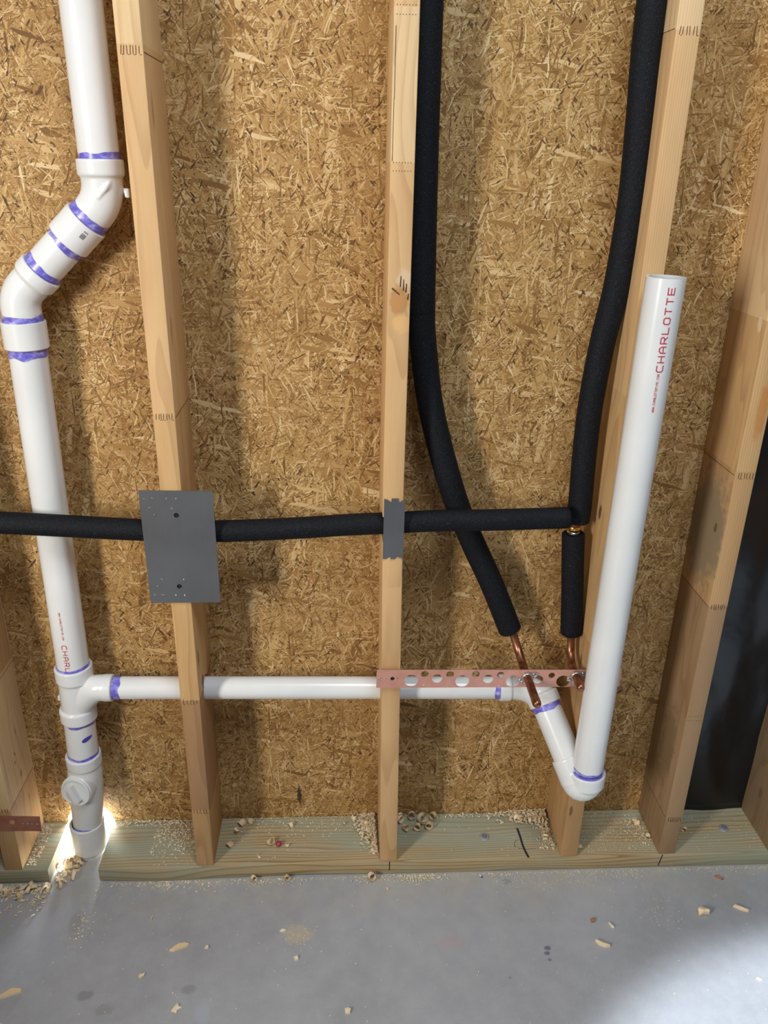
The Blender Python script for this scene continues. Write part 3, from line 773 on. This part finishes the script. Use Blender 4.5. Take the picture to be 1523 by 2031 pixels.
sleeve('pipe_insulation', [(-.95, .026, .868), (-.82, .026, .863), (-.70, .026, .857), (-.58, .026, .8495), (-.468, .026, .8425), (-.40, .027, .839), (-.320, .028, .8385), (-.25, .029, .8405), (-.170, .030, .8440), (-.08, .030, .850), (0, .030, .8535), (.08, .030, .8575), (.17, .029, .8590), (.25, .029, .861), (.3290, .030, .8630)], .0205,
       'horizontal black foam pipe sleeve passing behind both steel nail plates')

# brass tee where the sleeves meet
t = thing('brass_tee', 'brass pipe tee showing between two black foam sleeves', 'pipe fitting', (.3525, .060, .822))
b = B(); b.cyl((.3528, .060, .826), (.3548, .060, .846), .0108, 28); b.cyl((.336, .055, .856), (.352, .060, .853), .009, 20)
obj('body', b, [M_COP], t)
b = B(); b.lathe((.3532, .060, .826), (.01, 0, 1), [(0, .0095), (0, .0122), (.001, .0128), (.006, .0128), (.007, .0122), (.007, .0095)], 32)
obj('collar', b, [M_BRASS], t)
b = B(); b.lathe((.3530, .060, .8165), (.01, 0, 1), [(0, .0100), (0, .0122), (.001, .0126), (.0045, .0126), (.0055, .0118), (.0065, .0095)], 32)
obj('crimp_ring', b, [M_CHROME], t)

# ------------------------------------------------------------------ copper brackets, stub-outs, clamps
hs = [(.0402, .5252, .0140), (.0669, .5405, .0078), (.0917, .5292, .0104), (.1176, .5390, .0078), (.1429, .5224, .0140), (.1693, .5385, .0078), (.1947, .5264, .0104), (.2194, .5365, .0072), (.2454, .5205, .0140),
      (.2964, .5236, .0100), (.3232, .5335, .0066), (.3475, .5190, .0138), (.0027, .5306, .0042), (.3985, .5200, .0100), (.4500, .5240, .0030), (.0655, .5135, .0012), (.113, .5105, .0010), (.2180, .5090, .0016), (-.010, .5306, .0010), (.0135, .5306, .0012)]
hs += [(.272, .532, .0088), (.3705, .5335, .0088)]
hs = [h for h in hs]
b = B()
BZ0, BZ1 = lambda x: .5092 - (x + .03) * .010, lambda x: .5517 - (x + .03) * .0145
b.add_mesh(sheet([(-.0292, BZ0(-.03)), (.4648, BZ0(.465)), (.4640, BZ1(.465)), (-.0288, BZ1(-.03))], hs, .0012, -.0075), mi=0)
b.box(-.029, .464, -.0075, -.0067, .5440, .5450, 0) if False else None
b.lathe((.0027, -.0062, .5306), (0, 1, 0), [(0, .0041), (.0006, .0041)], 20, 1)
for x, z, r in ((-.0215, .5300, .0030),): b.lathe((x, -.0074, z), (0, -1, 0), [(-.0004, r), (.0004, r), (.0012, r * .6), (.0014, .0003)], 18, 2)
bk = tag(obj('pipe_bracket', b, [M_COAT, M_BLACK, M_CHROME], org=(.2, -.0075, .53)), 'long copper-coloured perforated bracket across the stud fronts', 'bracket')
lh = [(-.7455, .1705), (-.7553, .1712), (-.7648, .1722), (-.7745, .1730)]
b = B(); b.add_mesh(sheet([(-1.02, .2035), (-.7365, .1900), (-.7378, .1498), (-1.02, .1620)], [(x, z, .0023) for x, z in lh] + [(-.797, .1762, .0070)], .0012, -.0024), mi=0)
for x, z in lh: b.lathe((x, -.0026, z), (0, -1, 0), [(-.001, .0021), (.0004, .0021), (.0008, .001)], 14, 1)
tag(obj('pipe_bracket', b, [M_COAT_SHADE, M_CHROME], org=(-.80, -.0024, .176)), 'shade-toned copper strap nailed on the stud at the left edge', 'bracket')

RC = 0.0084
def stub(pts, label, end_y, x, z):
    t = thing('copper_stub', label, 'copper pipe', (x, end_y, z))
    P = [V(p) for p in pts]
    b = B()
    Q = smooth(P, 7)
    b.tube(Q, RC, 24)
    obj('pipe', b, [M_COP], t, sharp=50)
    d0 = (P[1] - P[0]).normalized()
    b = B(); b.lathe(P[0] - d0 * .004, d0, [(0, RC), (0, RC + .0013), (.010, RC + .0013), (.0115, RC)], 26)
    obj('crimp_ring', b, [M_SOLDER], t)
    b = B(); b.lathe((x, end_y + .022, z), (0, -1, 0), [(0, RC + .0001), (.0, RC + .0003), (.016, RC + .0003), (.0205, RC * .82), (.0225, RC * .45), (.0232, .0002)], 26)
    obj('cap', b, [M_COP], t, sharp=60)
    return t
stub([(.2545, .074, .5895), (.2600, .069, .572), (.2665, .058, .553), (.2705, .038, .5390), (.2722, .012, .5335), (.2725, -.03, .533), (.2725, -.095, .533)], 'copper stub-out below the slanted black sleeve, ending in a dome cap', -.105, .2725, .533)
stub([(.3748, .058, .590), (.3750, .057, .572), (.3742, .050, .552), (.3726, .034, .5395), (.3720, .010, .5345), (.3708, -.02, .534), (.3700, -.045, .534)], 'copper stub-out half hidden by the standpipe, below the short black sleeve', -.056, .3699, .534)
def clamp(x, z, label):
    t = thing('pipe_clamp', label, 'clamp', (x, -.0085, z))
    b = B()
    b.lathe((x, -.0082, z), (0, -1, 0), [(0, RC + .0004), (0, RC + .0022), (.007, RC + .0022), (.008, RC + .0012), (.008, RC + .0004)], 28, closed=True)
    b.box(x + .008, x + .021, -.0115, -.0085, z + .001, z + .009, 0, .0008)
    b.box(x - .017, x - .008, -.0115, -.0085, z - .012, z - .003, 0, .0008)
    b.box(x - .006, x + .004, -.0105, -.0085, z - .021, z - .009, 0, .0008)
    obj('band', b, [M_SOLDER], t)
    b = B(); b.lathe((x + .015, -.0115, z + .005), (0.1, -1, .1), [(0, .0040), (.0022, .0040), (.0032, .0025), (.0034, .0003)], 18)
    b.cyl((x + .015, -.0085, z + .005), (x + .015, .010, z + .005), .0016, 10)
    obj('screw', b, [M_CHROME], t)
    b = B(); b.lathe((x - .013, -.0115, z - .0075), (-0.1, -1, 0), [(0, .0040), (.0022, .0040), (.0032, .0025), (.0034, .0003)], 18)
    obj('screw', b, [M_CHROME], t)
clamp(.2725, .533, 'metal clamp holding the stub-out under the slanted black sleeve')
clamp(.3712, .534, 'metal clamp on the stub-out beside the standpipe')

# ------------------------------------------------------------------ anchor washers in the sill
def washer(x, y, label):
    t = thing('anchor_bolt', label, 'bolt', (x, y, .0383))
    b = B(); b.lathe((x, y, .0382), (0, 0, 1), [(0, .0115), (.0012, .0115), (.0018, .0105), (.0018, .005)], 32)
    obj('washer', b, [M_ZINC], t)
    b = B(); b.lathe((x, y, .0395), (.1, 0, 1), [(0, .0055), (.002, .0055), (.003, .0045), (.0030, .0030), (.0016, .0022)], 24)
    obj('bolt_head', b, [M_GREYINK], t)
washer(.2313, .0636, 'round washered bolt in the sill between the middle stud and the standpipe')
washer(.8055, .0728, 'round washered bolt in the sill below the black plastic film')

# ------------------------------------------------------------------ shavings, chips, sawdust
def curl(b, p, r, w, turns, ax, grow=.35, th=.0005, mi=0):
    """a ribbon of planed wood rolled about ax"""
    ax = V(ax).normalized(); a = ax.orthogonal().normalized(); c = ax.cross(a); n = max(6, int(turns * 14)); ph = random.uniform(0, 6.28)
    ro, ri = [], []
    skew = random.uniform(-.5, .5)
    for i in range(n + 1):
        t = i / n; rr = r * (1 - grow + grow * t); an = ph + turns * 2 * PI * t; u = a * math.cos(an) + c * math.sin(an)
        ww = w * (0.55 + .45 * math.sin(PI * min(1, max(0, .08 + t * .9)))) / 2; cc = V(p) + ax * skew * w * t
        ro.append((cc + u * rr - ax * ww, cc + u * rr + ax * ww)); ri.append((cc + u * (rr - th) - ax * ww, cc + u * (rr - th) + ax * ww))
    vo = [[b.bm.verts.new(q) for q in e] for e in ro]; vi = [[b.bm.verts.new(q) for q in e] for e in ri]
    for i in range(n):
        b.face((vo[i][0], vo[i + 1][0], vo[i + 1][1], vo[i][1]), mi); b.face((vi[i][0], vi[i][1], vi[i + 1][1], vi[i + 1][0]), mi)
        b.face((vo[i][0], vi[i][0], vi[i + 1][0], vo[i + 1][0]), mi); b.face((vo[i][1], vo[i + 1][1], vi[i + 1][1], vi[i][1]), mi)
    b.face((vo[0][0], vo[0][1], vi[0][1], vi[0][0]), mi); b.face((vo[n][0], vi[n][0], vi[n][1], vo[n][1]), mi)
def lowest(b, z):
    lo = min(v_.co.z for v_ in b.bm.verts); bmesh.ops.translate(b.bm, verts=b.bm.verts[:], vec=(0, 0, z - lo))
def flake(b, p, L, w, yaw, tilt=0.0, th=.0006, bow=.15, mi=0):
    R = Matrix.Rotation(yaw, 3, 'Z') @ Matrix.Rotation(tilt, 3, 'Y')
    pts = []
    for k in (-1, 0, 1):
        for s_ in (-1, 1):
            pts.append(V(p) + R @ V((k * L / 2, s_ * w / 2 * (1 if k == 0 else random.uniform(.4, .95)), (1 - abs(k)) * L * bow)))
    lo = [b.bm.verts.new(q) for q in pts]; hi = [b.bm.verts.new(q + V((0, 0, th))) for q in pts]
    for a in (0, 2):
        b.face((hi[a], hi[a + 2], hi[a + 3], hi[a + 1]), mi); b.face((lo[a], lo[a + 1], lo[a + 3], lo[a + 2]), mi)
        b.face((lo[a], lo[a + 2], hi[a + 2], hi[a]), mi); b.face((lo[a + 1], hi[a + 1], hi[a + 3], lo[a + 3]), mi)
    b.face((lo[0], hi[0], hi[1], lo[1]), mi); b.face((lo[4], lo[5], hi[5], hi[4]), mi)

# sawdust: on the slab along the sill, on the sill itself
b = B()
def scatter(n, fx, fy, z, l0, l1, pile=0.0):
    for _ in range(n):
        x, y = fx(), fy(); L = random.uniform(l0, l1)
        flake(b, (x, y, z + .0003 + random.random() * pile), L, L * random.uniform(.25, .6), random.uniform(0, PI), random.uniform(-.25, .25), .0004, random.uniform(0, .15))
G = random.gauss; U = random.uniform
def edge(lo=.0, sd=.010): return lambda: -.006 - abs(G(lo, sd))
scatter(800, lambda: U(-.62, 1.0), edge(0, .004), 0, .001, .0032)
scatter(200, lambda: G(-.46, .07), edge(0, .012), 0, .002, .006)
for cx, n in ((-.285, 40), (-.215, 45), (-.03, 90), (.06, 170), (.10, 90), (.25, 40)): scatter(n, lambda: G(cx, .022), edge(0, .009), 0, .0015, .0055, .002)
scatter(620, lambda: U(.24, .58), edge(0, .022), 0, .001, .0032, .001)
scatter(240, lambda: U(.68, 1.0), edge(0, .008), 0, .001, .003)
scatter(260, lambda: U(-.86, -.735), edge(0, .030), 0, .003, .010, .003)
scatter(260, lambda: U(-.80, .90), lambda: U(-.36, -.02), 0, .0012, .0035)
scatter(120, lambda: G(-.19, .02), lambda: G(-.150, .016), 0, .0012, .003)
scatter(70, lambda: G(-.64, .014), lambda: G(-.115, .035), 0, .001, .006)
scatter(70, lambda: G(.58, .05), lambda: G(-.13, .02), 0, .0015, .003)
tag(obj('sawdust', b, [M_DUST], org=(0, -.05, 0), sharp=20), 'pale sawdust and fine chips scattered over the concrete slab', 'sawdust', kind='stuff')
b = B(); zp = .0384
scatter(620, lambda: U(-.53, -.424), lambda: min(.134, max(.004, G(.085, .035))), zp, .002, .006, .001)
scatter(120, lambda: U(-.62, -.47), lambda: U(.118, .136), zp, .003, .008, .006)
scatter(200, lambda: U(-.795, -.77), lambda: U(.01, .13), zp, .002, .006, .001)
scatter(640, lambda: -.022 - abs(G(0, .018)), lambda: min(.136, max(.03, G(.11, .028))), zp, .003, .009, .008)
scatter(160, lambda: -.02 - abs(G(0, .006)), lambda: U(.02, .10), zp, .003, .009, .006)
scatter(260, lambda: U(-.36, -.02), lambda: min(.137, max(.004, G(.12, .02))), zp, .002, .005)
scatter(90, lambda: U(-.36, .38), lambda: U(.005, .135), zp, .0015, .005)
scatter(560, lambda: .388 - abs(G(0, .045)), lambda: min(.136, max(.05, G(.125, .012))), zp, .003, .010, .010)
scatter(240, lambda: .388 - abs(G(0, .014)), lambda: U(.02, .13), zp, .002, .007, .003)
scatter(200, lambda: U(.10, .38), lambda: U(.124, .137), zp, .002, .006, .003)
scatter(900, lambda: U(.438, .615), lambda: U(.01, .134), zp, .0012, .0032)
scatter(110, lambda: G(.60, .018), lambda: U(.03, .11), zp, .003, .007, .002)
scatter(90, lambda: U(.665, .87), lambda: U(.01, .13), zp, .0012, .004)
tag(obj('sawdust', b, [M_DUST], org=(0, .07, .038), sharp=20), 'pale sawdust and fine chips lying on the green sill', 'sawdust', kind='stuff')

# curly shavings heaped in the gap below the stack and at the stud feet
b = B()
def heap(n, fx, fy, fz, r0, r1, flat=0.3):
    for _ in range(n):
        r = U(r0, r1) * 1.25; w = U(.004, .009)
        curl(b, (fx(), fy(), fz() + r * .6), r, w, U(.25, .75), (G(0, 1), G(0, 1), G(0, flat)))
for i in range(40):
    t = U(0, 1); x = -.722 + (.022) * (1 - t) + G(0, .009) - .014 * max(0, t - .75) * 4; y = .085 - .115 * t
    r = U(.009, .017); curl(b, (max(-.728, x) if y > -.01 else x - .006, y, r * .5 + U(0, .012) * (1 - t)), r, U(.006, .011), U(.25, .7), (G(0, 1), G(0, 1), G(0, .5)))
heap(46, lambda: U(-.86, -.735), lambda: -.014 - abs(G(0, .018)), lambda: U(-.002, .002), .005, .010)
tag(obj('wood_shavings', b, [M_SHAV], org=(-.71, .02, 0), sharp=70, normals=False), 'heap of curled shavings in the sill gap beside the stack base', 'wood shavings', kind='stuff')
b = B(); heap(16, lambda: -.026 - abs(G(0, .014)), lambda: U(.02, .10), lambda: zp, .003, .007); heap(14, lambda: U(-.10, -.024), lambda: U(.105, .13), lambda: zp + .001, .003, .006)
tag(obj('wood_shavings', b, [M_SHAV], org=(-.04, .07, .038), sharp=70, normals=False), 'drift of pale shavings against the left side of the middle stud', 'wood shavings', kind='stuff')
b = B(); heap(22, lambda: U(.30, .385), lambda: U(.105, .130), lambda: zp + .001, .004, .008); heap(8, lambda: U(.365, .388), lambda: U(.045, .09), lambda: zp, .004, .007)
tag(obj('wood_shavings', b, [M_SHAV], org=(.35, .11, .038), sharp=70, normals=False), 'heap of shavings in the corner left of the standpipe stud', 'wood shavings', kind='stuff')

def one_curl(x, y, z, r, w, turns, ax, label, group):
    b = B(); curl(b, (x, y, z + r), r, w, turns, ax); lowest(b, z)
    tag(obj('wood_shaving', b, [M_SHAV], org=(x, y, z), sharp=70, normals=False), label, 'wood shaving', group)
lab = 'curled brown shaving in the dark corner right of the middle stud'
for x, y, r, tn in ((.040, .115, .013, 1.2), (.068, .122, .011, 1.0), (.092, .112, .015, 1.3), (.078, .090, .010, .9), (.105, .090, .011, 1.1), (.050, .088, .009, 1.0), (.118, .124, .010, 1.0)):
    one_curl(x, y, .0384, r, .011, tn, (G(0, .6), -1, U(.1, .6)), lab, 'curls right of the middle stud')
lab = 'thin curled chip in the shadow right of the big steel plate stud'
for x, y, r, tn in ((-.352, .055, .009, .5), (-.345, .085, .011, .45), (-.335, .118, .010, .5), (-.312, .122, .008, .5)):
    one_curl(x, y, .0384, r, .014, tn, (G(0, 1), .6, .2), lab, 'chips right of the big plate stud')
one_curl(-.2605, .054, .0384, .0095, .012, .9, (.6, -.5, .5), 'pale crumpled shaving beside the crimson bit on the sill', None)
one_curl(-.2225, .052, .0384, .006, .008, .5, (.2, 1, 0), 'small bow-shaped shaving on the sill, right of the crimson bit', None)
one_curl(-.283, .018, .0384, .007, .006, .45, (.3, 1, 0), 'small bent shaving near the sill front, left of the crimson bit', None)
one_curl(-.218, .110, .0384, .008, .008, .6, (1, .4, .2), 'shaving lying near the back of the sill under the board seam', None)
one_curl(.598, .088, .0384, .010, .014, .7, (.8, -.5, .3), 'broad pale shaving on the sill beside the finger-jointed stud', None)
one_curl(.613, .050, .0384, .007, .010, .6, (.5, 1, .2), 'small white shaving by the front of the finger-jointed stud', None)
one_curl(.449, .024, .0384, .007, .009, .6, (1, .3, .2), 'pale chip at the right foot of the standpipe stud', None)
one_curl(.705, .065, .0384, .007, .008, .6, (1, .8, .2), 'small shaving on the sill below the black film', None)
one_curl(.465, .120, .0384, .012, .015, .4, (1, .2, .1), 'wide brown chip at the back of the sill right of the standpipe', None)
one_curl(-.293, -.013, .0, .0075, .011, 1.2, (.4, -1, .35), 'curl on the slab at the sill edge, left one of the pair', None)
one_curl(-.2207, -.011, .0, .0065, .013, 1.0, (.2, -1, .4), 'curl on the slab at the sill edge, right one of the pair', None)
one_curl(-.031, -.018, .0, .0105, .013, 1.3, (.3, -1, .45), 'big curl on the slab below the middle stud', None)
one_curl(.002, -.042, .0, .004, .006, .5, (.5, 1, 0), 'tiny bent shaving on the slab right of the big curl', None)

def chip(x, y, poly, th, label, mat=M_SHAV, tilt=(0, 0), cat='wood chip', name='wood_chip'):
    b = B(); a = [b.bm.verts.new((x + px, y + py, 0)) for px, py in poly]; c = [b.bm.verts.new((x + px * .93, y + py * .9, th + U(0, th * .8))) for px, py in poly]
    n = len(a); b.face(list(reversed(a)))
    ctr = b.bm.verts.new((x, y, th * 1.7))
    for i in range(n):
        b.face((a[i], a[(i + 1) % n], c[(i + 1) % n], c[i])); b.face((c[i], c[(i + 1) % n], ctr))
    R = Matrix.Rotation(tilt[0], 3, 'X') @ Matrix.Rotation(tilt[1], 3, 'Y')
    for v_ in b.bm.verts: v_.co = R @ (v_.co - V((x, y, 0))) + V((x, y, 0))
    lowest(b, 0.0002)
    tag(obj(name, b, [mat], org=(x, y, 0), sharp=15), label, cat)
chip(-.428, -.172, [(-.020, -.009), (-.012, .000), (-.004, .006), (.010, .009), (.019, .006), (.016, .000), (.004, -.005), (-.010, -.010)], .0025, 'tan wood splinter on the slab, largest one left of centre')
chip(-.3735, -.1754, [(-.004, -.003), (-.002, .005), (.003, .004), (.004, -.002)], .002, 'small tan chip just right of the large splinter')
chip(.6775, -.128, [(-.013, -.010), (-.011, .006), (-.004, .011), (.006, .006), (.013, .000), (.011, -.006), (.001, -.005)], .007, 'thick pale wood chunk on the slab at the right', tilt=(.2, -.1))
chip(.7663, -.1195, [(-.016, .006), (-.012, .009), (.004, .001), (.016, -.006), (.011, -.009), (-.004, -.003)], .004, 'slender wood sliver on the slab, farthest right')
chip(.4376, -.196, [(-.013, .009), (-.007, .010), (.006, .001), (.014, -.006), (.004, -.007), (-.008, -.001)], .004, 'pale leaf-shaped chip on the slab below the standpipe')
chip(-.737, -.262, [(-.030, -.012), (-.012, -.004), (.006, .010), (.024, .008), (.026, .001), (.006, -.006), (-.012, -.012)], .003, 'long tan chip in the lower left corner of the slab')
chip(-.491, -.2346, [(-.006, -.002), (-.003, .005), (.001, .002), (.006, .006), (.005, -.001), (.000, -.005)], .003, 'dark-edged brown chip on the slab at lower left', mat=M_SHAV)
chip(.7522, -.0368, [(-.009, .005), (-.003, .006), (.004, .000), (.010, -.004), (.005, -.006), (-.003, .000)], .003, 'reddish bark bit on the slab below the black film', mat=M_BARK)
chip(.433, -.139, [(-.004, -.004), (-.004, .004), (.004, .004), (.004, -.004)], .004, 'tiny square reddish bit on the slab under the standpipe', mat=M_BARK)
chip(.4696, -.152, [(-.004, .007), (.000, .004), (.004, -.006), (-.001, -.004)], .003, 'tiny white flake beside the square reddish bit', mat=M_DUST)
chip(-.0878, -.3188, [(-.005, -.006), (-.006, .003), (.001, .006), (.006, .002), (.004, -.006)], .003, 'small chip at the bottom edge of the photo near the middle', mat=M_DUST)
chip(-.41, -.302, [(-.010, -.006), (-.004, .003), (.000, .009), (.004, .002), (.010, .001), (.002, -.005), (.001, -.010)], .002, 'ragged star-shaped dusty chip near the bottom edge', mat=M_DUST)
chip(-.191, -.2067, [(-.005, .003), (.003, .005), (.005, -.002), (-.001, -.005)], .003, 'small white flake on the slab left of centre', mat=M_DUST)
chip(-.222, -.141, [(-.007, -.002), (-.002, .003), (.008, .002), (.003, -.003)], .002, 'small white flake left of the yellow dust patch', mat=M_DUST)
chip(.7247, -.283, [(-.006, .001), (.000, .003), (.007, -.002), (.000, -.003)], .002, 'grey sliver on the brightly lit slab at lower right', mat=M_DUST)
chip(-.5, -.10, [(-.001, -.008), (.002, .008), (.003, .008), (.000, -.008)], .0015, 'thin splinter on the slab below the big steel plate', mat=M_SHAV)
b = B(); bmesh.ops.create_icosphere(b.bm, subdivisions=3, radius=1.0)
for v_ in b.bm.verts:
    q = v_.co.copy(); v_.co = V((q.x * .0062, q.y * .0072, q.z * .0056)) * (1 + .18 * mn.noise(q * 2.3)) + V((-.2425, .052, .0435))
lowest(b, .0384)
tag(obj('plastic_bit', b, [M_RED], org=(-.2425, .052, .0384), sharp=60), 'small crimson bit lying on the sill', 'bit')
